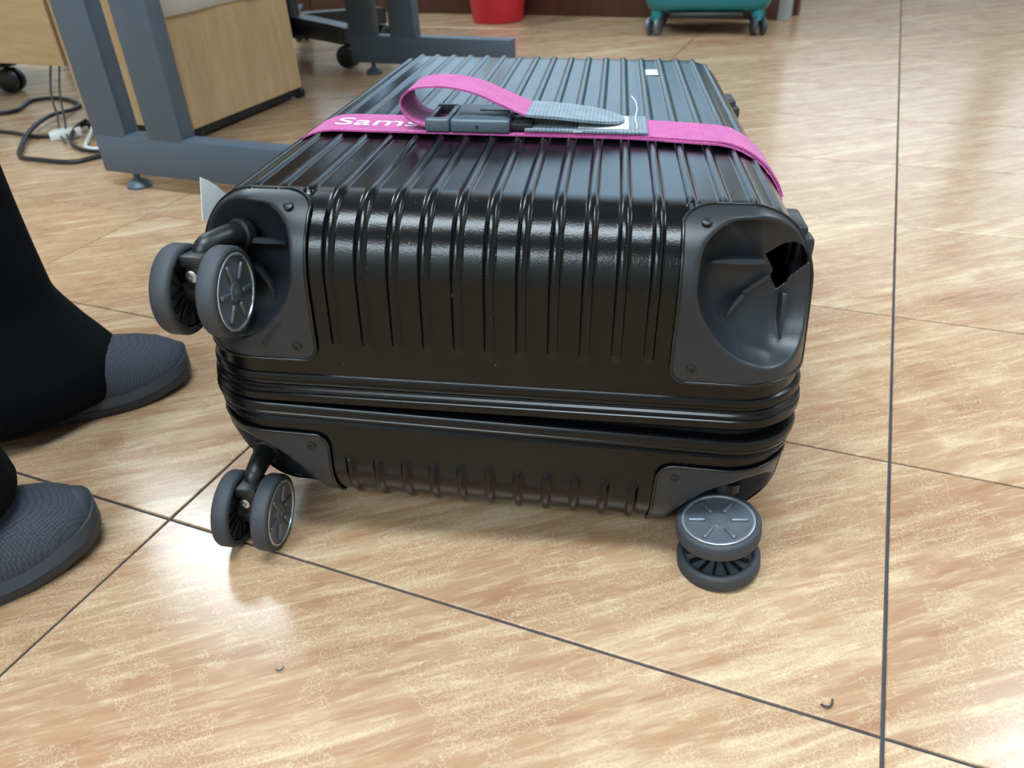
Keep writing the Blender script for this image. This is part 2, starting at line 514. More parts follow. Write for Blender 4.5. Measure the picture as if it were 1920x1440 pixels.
def carve(p, T, sc, grow, rim=0.0018, d=(-0.60, 0.74, -0.30)):
    """march surface points inwards until they lie on box minus scoop (rounded rim)."""
    d = np.array(d) / np.linalg.norm(d)
    p = p.copy(); t = np.zeros(len(p))
    for _ in range(160):
        q = p + d * t[:, None]
        a = rbox_sdf(q, T, grow=grow); b = -scoop(q, *sc)
        s = 0.5 * (a + b + np.sqrt((a - b) ** 2 + rim * rim))
        s = np.where(b < -0.012, np.minimum(s, 0), s)
        t = np.minimum(t + np.maximum(s - 1e-5, 0) * 0.7, 0.12)
    return p + d * t[:, None]

def disc_corner(u, v, u0, v0, R):
    """round the corner at (u0, v0) (both minimal) of a rectangle with radius R."""
    a = np.clip((u0 + R - u) / R, 0, 1); b = np.clip((v0 + R - v) / R, 0, 1)
    m = (a > 0) & (b > 0)
    na = a * np.sqrt(1 - b * b / 2); nb = b * np.sqrt(1 - a * a / 2)
    return np.where(m, u0 + R - na * R, u), np.where(m, v0 + R - nb * R, v)

def grid_faces(idx):
    r, c = idx.shape
    return [(idx[i, j], idx[i, j + 1], idx[i + 1, j + 1], idx[i + 1, j]) for i in range(r - 1) for j in range(c - 1)]

def draft(P, T, amt):
    """the side walls lean inwards towards the flat face."""
    P = P.copy(); ax = np.abs(P[:, 0])
    w = np.clip((ax - 0.15) / 0.08, 0, 1) ** 1.6
    P[:, 0] -= np.sign(P[:, 0]) * amt * w * np.clip(P[:, 2] / T, 0, 1)
    return P

def rib_h(x, kmax=9):
    k = np.round(x / RIB); k = np.clip(k, -kmax, kmax)
    d = np.abs(x - k * RIB)
    return 0.0027 * np.clip(1 - (d / 0.0040) ** 2, 0, 1) ** 0.8

CAPX, CAPY_T, CAPY_S = 0.130, 0.044, 0.052
def make_shell(name, T, zlo, zrib, capz, flip):
    """one half shell; flip=True mirrors it downwards."""
    offs = np.array([-.0056, -.0042, -.0038, -.0029, -.0016, 0, .0016, .0029, .0038, .0042, .0056, .0085])
    xs = np.unique(np.round(np.concatenate([[-HW, HW], np.linspace(-HW, -.2115, 7), np.linspace(.2115, HW, 7)] + [k * RIB + offs for k in range(-9, 10)]), 5))
    xs = xs[(xs >= -HW) & (xs <= HW)]
    ys = np.unique(np.concatenate([np.linspace(0, 0.06, 25), np.linspace(0.06, LEN - 0.05, 38), np.linspace(LEN - 0.05, LEN, 18)]))
    zs = np.unique(np.concatenate([np.linspace(zlo, zrib - .004, 5), np.linspace(zrib - .004, zrib + .006, 6), np.linspace(zrib + .006, T - RAD, 8), np.linspace(T - RAD, T, 20)]))
    key = {}; B = []
    def vid(x, y, z):
        kk = (round(x, 6), round(y, 6), round(z, 6))
        if kk not in key: key[kk] = len(B); B.append((x, y, z))
        return key[kk]
    Fc = []
    def face(us, vs, fn):
        idx = np.array([[vid(*fn(u, v)) for v in vs] for u in us]); Fc.extend(grid_faces(idx))
    face(xs, zs, lambda x, z: (x, 0.0, z)); face(xs, zs, lambda x, z: (x, LEN, z))
    face(ys, zs, lambda y, z: (-HW, y, z)); face(ys, zs, lambda y, z: (HW, y, z))
    face(xs, ys, lambda x, y: (x, y, T))
    B = np.array(B)
    P, N = rbox(B, T)
    h = rib_h(B[:, 0])
    onwall = (B[:, 2] < T - 1e-6)
    fade = np.clip((B[:, 2] - zrib) / 0.005, 0, 1)
    side = (np.abs(B[:, 0]) > HW - 1e-6)
    h = np.where(side, 0, h * np.where(onwall, fade, 1.0))
    capped = (np.abs(B[:, 0]) > CAPX + .001) & (B[:, 2] > capz - .002) & ((B[:, 1] < 1e-6) | ((B[:, 2] > T - 1e-6) & (B[:, 1] < CAPY_T - .002)))
    h = np.where(capped, 0, h)
    P = draft(P + N * h[:, None], T, 0.007 if flip else 0.010)
    mrg = 0.005
    ax = np.abs(B[:, 0])
    under = (ax > CAPX + mrg) & (B[:, 2] > capz + mrg) & (((B[:, 1] < 1e-6)) | ((B[:, 2] > T - 1e-6) & (B[:, 1] < CAPY_T - mrg)) | (side & (B[:, 1] < CAPY_S - mrg)))
    Fc = [f for f in Fc if not all(under[i] for i in f)]
    if flip: P[:, 2] *= -1
    o = link(name, pydata(name, P, Fc, True, 60), M_SHELL, case)
    if flip: o.matrix_local = LOWER
    return o

upper_shell = make_shell('upper_shell', TU, 0.012, 0.0463, 0.034, False)
lower_shell = make_shell('lower_shell', TL, 0.012, 0.0427, 0.024, True)
lower_shell['label'] = 'lower half shell with short raised ribs'
upper_shell['label'] = 'upper half shell with long raised ribs'

def inpoly(pt, poly):
    x, y = pt; c = False; n = len(poly)
    for i in range(n):
        x1, y1 = poly[i]; x2, y2 = poly[i - 1]
        if (y1 > y) != (y2 > y) and x < (x2 - x1) * (y - y1) / (y2 - y1) + x1: c = not c
    return c

def cap_surface(T, capz, sc, step=0.0016, grow=0.002):
    xs = np.linspace(CAPX, HW, int((HW - CAPX) / step)); zs = np.linspace(capz, T, int((T - capz) / step))
    yt = np.linspace(0, CAPY_T, int(CAPY_T / step)); 
    key = {}; B = []
    def vid(x, y, z):
        kk = (round(x, 6), round(y, 6), round(z, 6))
        if kk not in key: key[kk] = len(B); B.append((x, y, z))
        return key[kk]
    Fc = []
    def face(us, vs, fn):
        idx = np.array([[vid(*fn(u, v)) for v in vs] for u in us]); Fc.extend(grid_faces(idx))
    face(xs, zs, lambda x, z: (x, 0.0, z))
    face(yt, zs, lambda y, z: (HW, y, z))
    face(xs, yt, lambda x, y: (x, y, T))
    B = np.array(B)
    # rounded outline corners
    fr = B[:, 1] < 1e-9
    x2, z2 = disc_corner(B[:, 0], B[:, 2], CAPX, capz, 0.012)
    B[:, 0] = np.where(fr, x2, B[:, 0]); B[:, 2] = np.where(fr, z2, B[:, 2])
    tp = (B[:, 2] > T - 1e-9)
    x3, y3 = disc_corner(B[:, 0], CAPY_T - B[:, 1], CAPX, 0.0, 0.026)
    B[:, 0] = np.where(tp, x3, B[:, 0]); B[:, 1] = np.where(tp, CAPY_T - y3, B[:, 1])
    P, N = rbox(B, T, grow=grow)
    if sc is not None: P = carve(P, T, sc, grow)
    return P, N, Fc

SC_UP = (0.203, -0.004, 0.0990, 0.050)
SC_LO = (0.203, -0.004, 0.0860, 0.050)
HOLE = None
#HOLE_DEF
HOLE = [(0.1942, 0.1157), (0.1981, 0.1192), (0.2035, 0.1242), (0.2089, 0.1263), (0.2151, 0.1233), (0.2216, 0.1137), (0.2184, 0.1101), (0.2146, 0.1056), (0.21, 0.0991), (0.2074, 0.0932), (0.2032, 0.0889), (0.2005, 0.0941), (0.1988, 0.0998), (0.2, 0.1035), (0.1967, 0.11)]
HOLE = [(.1942 + (x - .1942) * 1.38, z) for x, z in HOLE]
FINS = [[(0.1508, 0.0273, 0.1153), (0.1609, 0.0346, 0.1132), (0.1725, 0.0389, 0.112), (0.1827, 0.0407, 0.1117), (0.1901, 0.0414, 0.1118)],
        [(0.1676, 0.0285, 0.073), (0.1719, 0.0347, 0.0791), (0.1782, 0.0389, 0.0864), (0.1851, 0.0409, 0.0917), (0.1951, 0.0419, 0.1)],
        [(0.2086, 0.0296, 0.0566), (0.2082, 0.0356, 0.0648), (0.208, 0.0393, 0.0738), (0.2074, 0.0412, 0.0835), (0.2074, 0.0417, 0.0883)]]

def cap_boundary(P, Fc):
    from collections import Counter, defaultdict
    cnt = Counter()
    for f in Fc:
        for a, b in zip(f, f[1:] + f[:1]): cnt[(min(a, b), max(a, b))] += 1
    adj = defaultdict(list)
    for (a, b), n in cnt.items():
        if n == 1: adj[a].append(b); adj[b].append(a)
    start = next(iter(adj)); loop = [start]; prev = None; cur = start
    while True:
        nx = [v for v in adj[cur] if v != prev]
        if not nx or nx[0] == start: break
        prev, cur = cur, nx[0]; loop.append(cur)
        if len(loop) > len(adj): break
    return loop

def screw(parent, pos, n, r=0.0036, m=None, name='screw', slot=True):
    n = Vector(n).normalized()
    rot = n.to_track_quat('Z', 'Y').to_matrix().to_4x4()
    o = lathe(name, [(0, 0.0008), (r * 0.25, 0.0008), (r * 0.3, 0.0013), (r * 0.7, 0.0013), (r * 0.95, 0.0008), (r, 0.0), (r, -0.002)], m or M_DARKSCREW, parent, n=20)
    o.matrix_local = Matrix.Translation(pos) @ rot
    return o

def corner_cap(sx, low, broken=False, label=None):
    T, capz, sc = (TL, 0.024, SC_LO) if low else (TU, 0.034, SC_UP)
    P, N, Fc = cap_surface(T, capz, sc, step=0.0011 if broken else 0.0017)
    loop = cap_boundary(P, Fc)
    H = P.copy(); P = draft(P, T, 0.007 if low else 0.010)
    sz = -1 if low else 1
    fl = np.array([sx, 1, sz])
    if broken:
        keep = []
        for f in Fc:
            c = H[list(f)].mean(axis=0)
            if c[1] > 0.016 and inpoly((c[0], c[2]), HOLE): continue
            keep.append(f)
        Fc = keep
    Q = P * fl
    me = pydata('corner_cap', Q, Fc, True, None)
    o = link('corner_cap', me, M_CAP, case)
    md = o.modifiers.new('thickness', 'SOLIDIFY'); md.thickness = 0.0022; md.offset = -1
    if low: o.matrix_local = LOWER
    if label: o['label'] = label
    tube('gasket', [Vector(Q[i]) for i in loop[::2]], 0.0013, M_GASKET, o, n=8, closed=True)
    for (x, y, z), n in ((((0.1445, -0.0020, 0.0455), (0, -1, 0)), ((0.1455, 0.0245, 0.1445), (0, -0.55, 0.83))) if not low else (((0.144, -0.0020, 0.0350), (0, -1, 0)),)):
        screw(o, (x * sx, y, z * sz), (n[0] * sx, n[1], n[2] * sz))
    if not low:
        for i, fin in enumerate(FINS):
            if sx < 0 and i == 2: continue
            pts = catmull([(x * sx, y, z) for x, y, z in fin], 5)
            V = []; n = len(pts); nr = Vector((0, -0.95, 0.31))
            for j, p in enumerate(pts):
                t = j / (n - 1)
                tg = (pts[min(j + 1, n - 1)] - pts[max(j - 1, 0)]).normalized()
                sd = tg.cross(nr).normalized()
                h = (0.0105 if i == 0 else 0.0085) * math.sin(math.pi * min(1, 0.12 + t * 0.62))
                if i == 1 and broken and t > 0.5: h *= 0.18 + 0.12 * math.sin(j * 7)
                if j == 0: h = 0.0003
                w = (0.0030 if i == 0 else 0.0025) * min(1, 0.15 + t * 2.2)
                V += [p + sd * w - nr * 0.008, p - sd * w - nr * 0.008, p - sd * w * 0.6 + nr * h, p + sd * w * 0.6 + nr * h]
            loft('fin', [V[k * 4:k * 4 + 4] for k in range(n)], M_CAP, o, angle=50)
    return o

corner_cap(1, False, True, 'empty wheel well of cracked grey plastic with a jagged hole')
capl = corner_cap(-1, False, False, 'grey plastic corner with a wheel')
te_ = bpy.data.curves.new('embossed_lettering', 'FONT'); te_.body = 'RIMOWA'; te_.size = 0.0062; te_.extrude = 0.00025; te_.align_x = 'CENTER'; te_.align_y = 'CENTER'
to = bpy.data.objects.new('tmp_emboss', te_); COL.objects.link(to)
tm = bpy.data.meshes.new_from_object(to.evaluated_get(bpy.context.evaluated_depsgraph_get())); bpy.data.objects.remove(to)
tm.materials.clear(); tm.materials.append(M_CAP)
eo = link('embossed_lettering', tm, None, capl)
eo.matrix_local = Matrix.Translation((-.1625, -.00205, .0555)) @ Matrix.Rotation(math.pi / 2, 4, 'X') @ Matrix.Rotation(math.radians(52), 4, 'Z')
eo['label'] = 'faint raised lettering on the grey corner'
corner_cap(-1, True); corner_cap(1, True)

# rails that frame the opening, zip tape between them
def outline(o, n=14):
    r = RAD + o; pts = []
    cs = [(-HW + RAD, RAD, 180), (HW - RAD, RAD, 270), (HW - RAD, LEN - RAD, 0), (-HW + RAD, LEN - RAD, 90)]
    for cx, cy, a0 in cs:
        for k in range(n + 1):
            a = math.radians(a0 + 90 * k / n); pts.append((cx + r * math.cos(a), cy + r * math.sin(a)))
    return pts
def sweep(name, prof, m, low=False, angle=30):
    V = []; Fc = []
    for o, z in prof: V += [(x, y, z) for x, y in outline(o)]
    n = len(outline(0))
    for i in range(len(prof) - 1):
        for k in range(n):
            k2 = (k + 1) % n
            Fc.append((i * n + k, i * n + k2, (i + 1) * n + k2, (i + 1) * n + k))
    ob = link(name, pydata(name, V, Fc, True, angle), m, case)
    if low: ob.matrix_local = LOWER
    return ob
sweep('upper_rail', [(-.001, .0215), (.0012, .0205), (.0022, .0185), (.0022, .0155), (.0008, .0140), (-.0008, .0130), (.0002, .0112), (.0014, .0105), (.0014, .0090), (.0030, .0078), (.0036, .0062), (.0026, .0052), (.0026, .0046), (.0040, .0036), (.0044, .0010), (.0044, -.0018), (.0034, -.0032), (.0010, -.0034), (-.007, -.0034), (-.007, .004)], M_RAIL)
sweep('lower_rail', [(-.009, -.006), (-.009, .0030), (.0005, .0040), (.0028, .0036), (.0040, .0022), (.0044, .0004), (.0042, -.0028), (.0030, -.0036), (.0030, -.0042), (.0036, -.0050), (.0032, -.0072), (.0010, -.0086), (-.0010, -.0096), (.0006, -.0112), (.0020, -.0125), (.0020, -.0150), (-.001, -.0175)], M_RAIL, True)
sweep('zipper_tape', [(-.006, .001), (-.0075, -.004), (-.0085, -.012), (-.0080, -.020)], M_ZIP, False)
# inner lining seen through the crack and the open seam
lin = [[(x * 0.70, LEN / 2 + (y - LEN / 2) * 0.80, z) for x, y in outline(0)] for z in (-0.075, -0.06, 0.08, 0.11)]
loft('inner_lining', lin, M_ZIP, case)

# casters
def caster_meshes():
    tp = [(.0272, .0212), (.0284, .0220), (.0304, .0220), (.0320, .0212), (.0330, .0194), (.0330, .0100), (.0322, .0082), (.0304, .0072), (.0284, .0070), (.0272, .0078)]
    tp = [(r_, x_ + .0022) for r_, x_ in tp]
    V, Fc = lathe_data(tp, 56, 'X', True); tyre = pydata('tyre', V, Fc, True, 50); tyre.materials.append(M_TYRE)
    hp = [(0.0, .0226), (.0012, .0226), (.0016, .0219), (.0050, .0216), (.0062, .0218), (.0068, .0208), (.0085, .0203), (.0225, .0209), (.0243, .0212), (.0246, .0200), (.0246, .0110), (0.0, .0110)]
    hp = [(r_, x_ + .0022) for r_, x_ in hp]
    V, Fc = lathe_data(hp, 48, 'X')
    bm = bmesh.new(); vs = [bm.verts.new(v) for v in V]
    for f in Fc: bm.faces.new([vs[i] for i in f])
    bmesh.ops.remove_doubles(bm, verts=bm.verts[:], dist=1e-6)
    for k in range(6):
        R = Matrix.Rotation(math.radians(60 * k + 15), 4, 'X')
        bm_box(bm, (.0218, -.0017, .0088), (.0252, .0017, .0216), 0.0013, 3, R)
    hub = bm_mesh(bm, 'hub_cap', True, 35); hub.materials.append(M_HUB)
    V, Fc = lathe_data([(.0242, .0234), (.0246, .0244), (.0256, .0246), (.0263, .0241), (.0263, .0227), (.0242, .0227)], 56, 'X', True)
    rim = pydata('hub_rim', V, Fc, True, 30); rim.materials.append(M_HUBRIM)
    bm = bmesh.new()
    for k in range(14):
        R = Matrix.Rotation(2 * math.pi * k / 14, 4, 'X'); bm_box(bm, (.0100, -.0009, .0095), (.0136, .0009, .0255), 0.0, 1, R)
    inn = bm_mesh(bm, 'inner_spokes', True, 30); inn.materials.append(M_BLACKP)
    V, Fc = lathe_data([(0, -.0132), (.0100, -.0132), (.0105, -.011), (.0105, .011), (.0100, .0132), (0, .0132)], 24, 'X')
    ax = pydata('axle_barrel', V, Fc, True, 40); ax.materials.append(M_BLACKP)
    return tyre, hub, rim, inn, ax
CM = caster_meshes()
for me_ in CM[1:3]:
    for v in me_.vertices: v.co.y *= 1.08; v.co.z *= 1.08
def caster(A, axis, up, spindle, spin, label):
    A = Vector(A); X = Vector(axis).normalized(); Z = (Vector(up) - X * Vector(up).dot(X)).normalized(); Y = Z.cross(X)
    if Y.y > 0 and abs(Y.y) > 0.3: pass
    B = Matrix.Identity(4)
    for i in range(3): B[i][0], B[i][1], B[i][2], B[i][3] = X[i], Y[i], Z[i], A[i]
    bm = bmesh.new()
    bm_box(bm, (-.0066, -.0100, -.006), (.0066, .0100, .0275), 0.0018, 2, B)
    bm_box(bm, (-.0088, -.0125, .0200), (.0088, .0135, .0285), 0.0015, 2, B)
    S_ = Vector(spindle); p0 = B @ Vector((0, 0.004, .0235))
    path = catmull([p0, p0 + Z * .006 + (S_ - p0) * 0.12, p0 + (S_ - p0) * 0.6 + Z * .004, S_], 6)
    rad = [.0068 + .0030 * (i / (len(path) - 1)) for i in range(len(path))]
    V, Fc = tube_data(path, rad, 18)
    vs = [bm.verts.new(v) for v in V]
    for f in Fc: bm.faces.new([vs[i] for i in f])
    fork = link('caster', bm_mesh(bm, 'caster_fork', True, 40), M_BLACKP, case)
    fork['label'] = label
    for s in (1, -1):
        Rm_ = B @ Matrix.Rotation(spin, 4, 'X') @ (Matrix.Identity(4) if s > 0 else Matrix.Rotation(math.pi, 4, 'Z'))
        for me, nm in zip(CM[:4], ('tyre', 'hub_cap', 'hub_rim', 'inner_spokes')):
            w = link(nm, me, None, fork); w.matrix_local = Rm_
    w = link('axle_barrel', CM[4], None, fork); w.matrix_local = B
    screw(fork, B @ Vector((-.002, -.0108, .0135)), -Y, 0.0046, M_STEEL)
    # collar where the stem enters the well
    lathe('collar', [(.0092, -.004), (.0118, -.003), (.0118, .004), (.0092, .0055)], M_BLACKP, fork, n=28).matrix_local = Matrix.Translation(S_) @ (S_ - path[-4]).normalized().to_track_quat('Z', 'Y').to_matrix().to_4x4()
    return fork
caster((-.2048, -.0060, .0900), (1, -0.02, 0.0), (0, 0.10, 1), (-.190, .036, .1175), 0.15, 'twin grey spinner wheel above the floor')
caster((-.2054, -.0052, -.1160), (1, 0.0, -0.03), (0, 0.10, 1), (-.203, .033, -.080), 0.35, 'twin grey spinner wheel standing on the floor')
upl = W_UP.to_3x3().inverted() @ Vector((0, 0, 1))
caster((.1835, -.0049, -.1104), upl + Vector((-.10, 0, 0)), (0.05, 1, 0.0), (.190, .036, -.085), 0.26, 'twin grey spinner wheel lying on its side')

# side feet, badge, paper tag
for y, z in ((.108, .108), (.545, .108)):
    bm = bmesh.new()
    bm_box(bm, (.214, y - .022, z - .018), (.2290, y + .022, z + .014), 0.004, 3)
    bm_box(bm, (.218, y - .030, z - .024), (.2335, y - .010, z + .008), 0.005, 3)
    link('side_foot', bm_mesh(bm, 'side_foot'), M_CAP, case)
o = box('badge', (-.0075, -.0165, 0), (.0075, .0165, .0012), M_BADGE, case, 0.0005, 1); o.location = (.1247, .530, TU + .0001)
for k in range(3):
    b2 = box('badge_bar', (-.0055, -.013 + k * .009, .0012), (.0055, -.008 + k * .009, .0016), M_WHITEPL, o)
tagp = [(-.2350, .1253, .1135), (-.2360, .112, .1225), (-.2370, .1021, .1320), (-.2385, .0930, .1390), (-.2400, .0850, .1438)]
tagb = [(-.2350, .118, .1080), (-.2362, .103, .1085), (-.2375, .092, .1095), (-.239, .083, .1105), (-.2405, .0760, .1112)]
V = []; Fc = []
for a, b in zip(tagp, tagb):
    for off in (0, -.0004): V += [(a[0] + off, a[1], a[2]), (b[0] + off, b[1], b[2])]
for i in range(len(tagp) - 1):
    a = i * 4; b = a + 4
    Fc += [(a, b, b + 1, a + 1), (a + 2, a + 3, b + 3, b + 2), (a, a + 2, b + 2, b), (a + 1, b + 1, b + 3, a + 3)]
Fc += [(0, 1, 3, 2), (len(V) - 4, len(V) - 2, len(V) - 1, len(V) - 3)]
pt = link('paper_sticker', pydata('paper_sticker', V, Fc, True, 40), M_PAPER, case); pt['label'] = 'white paper sticker peeling off the side'

# ------------------------------------------------------------------ pink luggage strap
strap = empty('luggage_strap'); strap.matrix_world = W_UP
tag(strap, 'pink woven luggage strap with grey buckle wrapped around the black suitcase', 'luggage strap')
def strap_path():
    pts = []; r = RAD; off = 0.0042
    def yc(x): return 0.228 - 0.028 * max(0, min(1, (x - .09) / .14)) ** 1.3
    def sx_(z): return HW + .0062 - (.0100) * max(0, min(1, (z - .030) / (TU - r - .030)))
    for z in np.linspace(-.085, TU - r, 14): pts.append((-sx_(z), yc(-HW), z))
    for k in range(1, 10):
        a = math.pi * (1 - k / 20); pts.append((-HW + .010 + r + (r + off) * math.cos(a), yc(-HW), TU - r + (r + off) * math.sin(a)))
    for x in np.linspace(-HW + r + .010, HW - r - .010, 24): pts.append((x, yc(x), TU + off))
    for k in range(9, 0, -1):
        a = math.pi * k / 20; x = HW - .010 - r + (r + off) * math.cos(a); pts.append((x, yc(x) - .004 * (10 - k) / 10, TU - r + (r + off) * math.sin(a)))
    for z in np.linspace(TU - r, -.085, 14): pts.append((sx_(z), yc(HW) - .004, z))
    return pts
SP = strap_path()
ribbon('strap_webbing', SP, (0, 1, 0), 0.0310, 0.0014, M_PINK, strap)
SP2 = [(x, y + .002, z) for x, y, z in [(-.060, .228, TU + .0058)] + [(x, .228 - 0.028 * max(0, min(1, (x - .09) / .14)) ** 1.3, TU + .0058) for x in np.linspace(.004, HW - .010 - RAD, 12)]]
r2 = SP2[1:]
for k in range(9, 1, -1):
    a = math.pi * k / 20; x = HW - .010 - RAD + (RAD + .0062) * math.cos(a)
    r2.append((x, .2301 - 0.028 * max(0, min(1, (x - .09) / .14)) ** 1.3 - .004 * (10 - k) / 10, TU - RAD + (RAD + .0062) * math.sin(a)))
ribbon('strap_webbing', r2, (0, 1, 0), 0.0300, 0.0014, M_PINK, strap)
lp = catmull([(-.058, .230, .1600), (-.080, .230, .1585), (-.098, .231, .1640), (-.1055, .232, .1750), (-.1020, .233, .1850), (-.0895, .233, .1905), (-.0650, .233, .1915), (-.0400, .233, .1870), (-.0150, .233, .1770), (.0080, .232, .1685)], 6)
ribbon('strap_loop', lp, (0, 1, 0), 0.0280, 0.0016, M_PINK, strap)
# printed word on the webbing
cu_ = bpy.data.curves.new('strap_lettering', 'FONT'); cu_.body = 'Sams'; cu_.size = 1.0; cu_.extrude = 0.002; cu_.offset = 0.0
to = bpy.data.objects.new('tmp_text', cu_); COL.objects.link(to)
dg = bpy.context.evaluated_depsgraph_get()
tm = bpy.data.meshes.new_from_object(to.evaluated_get(dg)); bpy.data.objects.remove(to)
co = np.array([v.co[:] for v in tm.vertices]); mn, mx = co.min(0), co.max(0)
for v in tm.vertices:
    u = (v.co.x - mn[0]) / (mx[0] - mn[0]); w = (v.co.y - mn[1]) / (mx[1] - mn[1])
    v.co = (-.172 + u * .078, .2150 + w * .0260, TU + .0051 + (0.0003 if v.co.z > 0 else 0))
tm.materials.clear(); tm.materials.append(M_WHITEPRINT)
lt_ = link('strap_lettering', tm, None, strap); lt_['label'] = 'white lettering Sams woven in the strap'
# buckle
bk = box('buckle_body', (-.0610, .1965, .1552), (-.0090, .2600, .1672), M_BUCKLE, strap, 0.0024, 3)
bk['label'] = 'dark grey plastic quick-release buckle'
bm = bmesh.new()
bm_box(bm, (-.0835, .1965, .1552), (-.0616, .2045, .1672), 0.0022, 3)
bm_box(bm, (-.0835, .2520, .1552), (-.0616, .2600, .1672), 0.0022, 3)
bm_box(bm, (-.0835, .1985, .1560), (-.0785, .2580, .1660), 0.0015, 2)
bm_box(bm, (-.0665, .1985, .1560), (-.0616, .2580, .1668), 0.0010, 2)
link('buckle_frame', bm_mesh(bm, 'buckle_frame'), M_BUCKLE, strap)
box('release_button', (-.0560, .2060, .1668), (-.0125, .2520, .1680), M_BUCKLE, bk, 0.0005, 2)
bm = bmesh.new()
bm_box(bm, (-.0360, .2290, .1676), (-.0120, .2312, .1684), 0.0)
bmesh.ops.create_cone(bm, cap_ends=True, segments=16, radius1=.0030, radius2=.0030, depth=.0010, matrix=Matrix.Translation((-.0365, .2301, .1680)))
link('key_slot', bm_mesh(bm, 'key_slot', False), M_BUCKLE_D, bk)
h_ = lathe('pin_hole', [(0, 0), (.0013, 0), (.0013, .0006), (0, .0006)], M_BUCKLE_D, bk, n=14); h_.matrix_local = Matrix.Translation((-.0375, .1960, .1612)) @ Matrix.Rotation(math.pi / 2, 4, 'X')
bm = bmesh.new()
for y0, y1 in ((.203, .214), (.221, .236), (.243, .254)): bm_box(bm, (-.011, y0, .1572), (.010, y1, .1635), 0.001, 2)
link('buckle_prongs', bm_mesh(bm, 'buckle_prongs'), M_BUCKLE_D, strap)
# grey pad and tongue flap
gp = box('label_pad', (.004, .1985, .1575), (.1100, .2600, .1598), M_GREYWEB, strap, 0.0006, 2)
box('label_card', (.050, .206, .1599), (.0935, .2525, .1606), M_PAPER, gp, 0.0002, 1)
box('label_card', (.046, .1982, .1585), (.054, .2000, .1592), M_WHITEPL, gp)
fx = np.linspace(.005, .0900, 22)
fh = [.0285 if x < .045 else .0285 * math.sqrt(max(0.002, 1 - ((x - .045) / .0453) ** 2.2)) for x in fx]
ribbon('tongue_flap', [(x, .232 - .002 * (x / .09), .1700 - .0075 * ((x - .005) / .085) + .0012 * math.sin((x - .005) / .085 * math.pi)) for x in fx], (0, 1, 0), fh, 0.0024, M_GREYWEB, strap)
tube('loose_thread', catmull([(.0960, .285, .172), (.0995, .272, .170), (.1010, .258, .166), (.0995, .240, .1612), (.1008, .222, .1608), (.1000, .206, .1606)], 6), 0.0005, M_WHITEPL, strap, n=6)

# ------------------------------------------------------------------ desk with two grey steel leg frames
desk = empty('office_desk', (-1.42, 1.19, 0))
tag(desk, 'office desk with grey steel double-post leg frames and a beech modesty panel', 'desk')
DL = Vector((-1.42, 1.19, 0))
def leg_frame(x0, y0, label):
    """flat double-post frame in the plane y = y0, left edge at x0, foot bar towards +x."""
    bm = bmesh.new(); t = 0.036
    for lo, hi in (((0, 0, .030), (.495, t, .103)), ((0, 0, .095), (.081, t, .705)), ((.133, 0, .095), (.213, t, .705)), ((-.12, 0, .690), (.42, t, .722))):
        bm_box(bm, lo, hi, 0.004, 2)
    o = link('leg_frame', bm_mesh(bm, 'leg_frame'), M_DESKMETAL, desk); o.location = Vector((x0, y0, 0)) - DL; o['label'] = label
    for fx in (.058, .45):
        f = lathe('leveling_foot', [(0, 0), (.0225, 0), (.0235, .004), (.019, .010), (.009, .015), (.006, .017), (.006, .034), (0, .034)], M_DESKMETAL if fx < .1 else M_CHAIR, o, n=28)
        f.location = (fx, t / 2, 0)
    return o
leg_frame(-1.386, 0.692, 'near grey leg frame')
leg_frame(-1.443, 1.660, 'far grey leg frame')
box('desk_top', (-2.10, .62, .722), (-.98, 1.715, .747), M_BEECH_H, desk, 0.002, 2).location = -DL
p_ = box('modesty_panel', (-3.05, .992, .142), (-1.772, 1.010, .70), M_BEECH_H, desk, 0.001, 1); p_.location = -DL

cab = empty('pedestal_cabinet', (-1.60, 1.19, 0))
tag(cab, 'beech laminate pedestal cabinet standing between the desk leg frames', 'cabinet')
CL = Vector((-1.60, 1.19, 0))
box('body', (-1.752, .986, .024), (-1.430, 1.392, .56), M_BEECH, cab, 0.0012, 1).location = -CL
box('base_rail', (-1.750, .990, .008), (-1.431, 1.388, .024), M_CHAIR, cab).location = -CL
for x, y in ((-1.436, 1.385), (-1.436, .996), (-1.745, 1.385), (-1.745, .996)):
    f = lathe('foot', [(0, 0), (.013, 0), (.015, .006), (.015, .020), (0, .020)], M_CHAIR, cab, n=16); f.location = Vector((x, y, 0)) - CL
pp = ribbon('paper_sheet', [(-1.4255, .975, z) for z in (.2535, .30, .36, .42, .48, .52)], (0, 1, 0), 0.001, 0.0006, M_PAPER)
bpy.data.objects.remove(pp)
V = []; Fc = []
for i, y in enumerate(np.linspace(.978, 1.340, 9)):
    bulge = 0.004 * math.sin(i * 1.1)
    for z, bx in ((.2535, .006), (.34, .004), (.45, .002)): V += [(-1.4285 + bx + bulge * (1 if z < .3 else .4), y, z)]
for i in range(8):
    for k in range(2): a = i * 3 + k; Fc.append((a, a + 3, a + 4, a + 1))
pp = link('paper_sheet', pydata('paper_sheet', V, Fc), M_PAPER)
md = pp.modifiers.new('thickness', 'SOLIDIFY'); md.thickness = 0.0006
tag(pp, 'white paper sheet hanging on the side of the beech cabinet', 'paper')

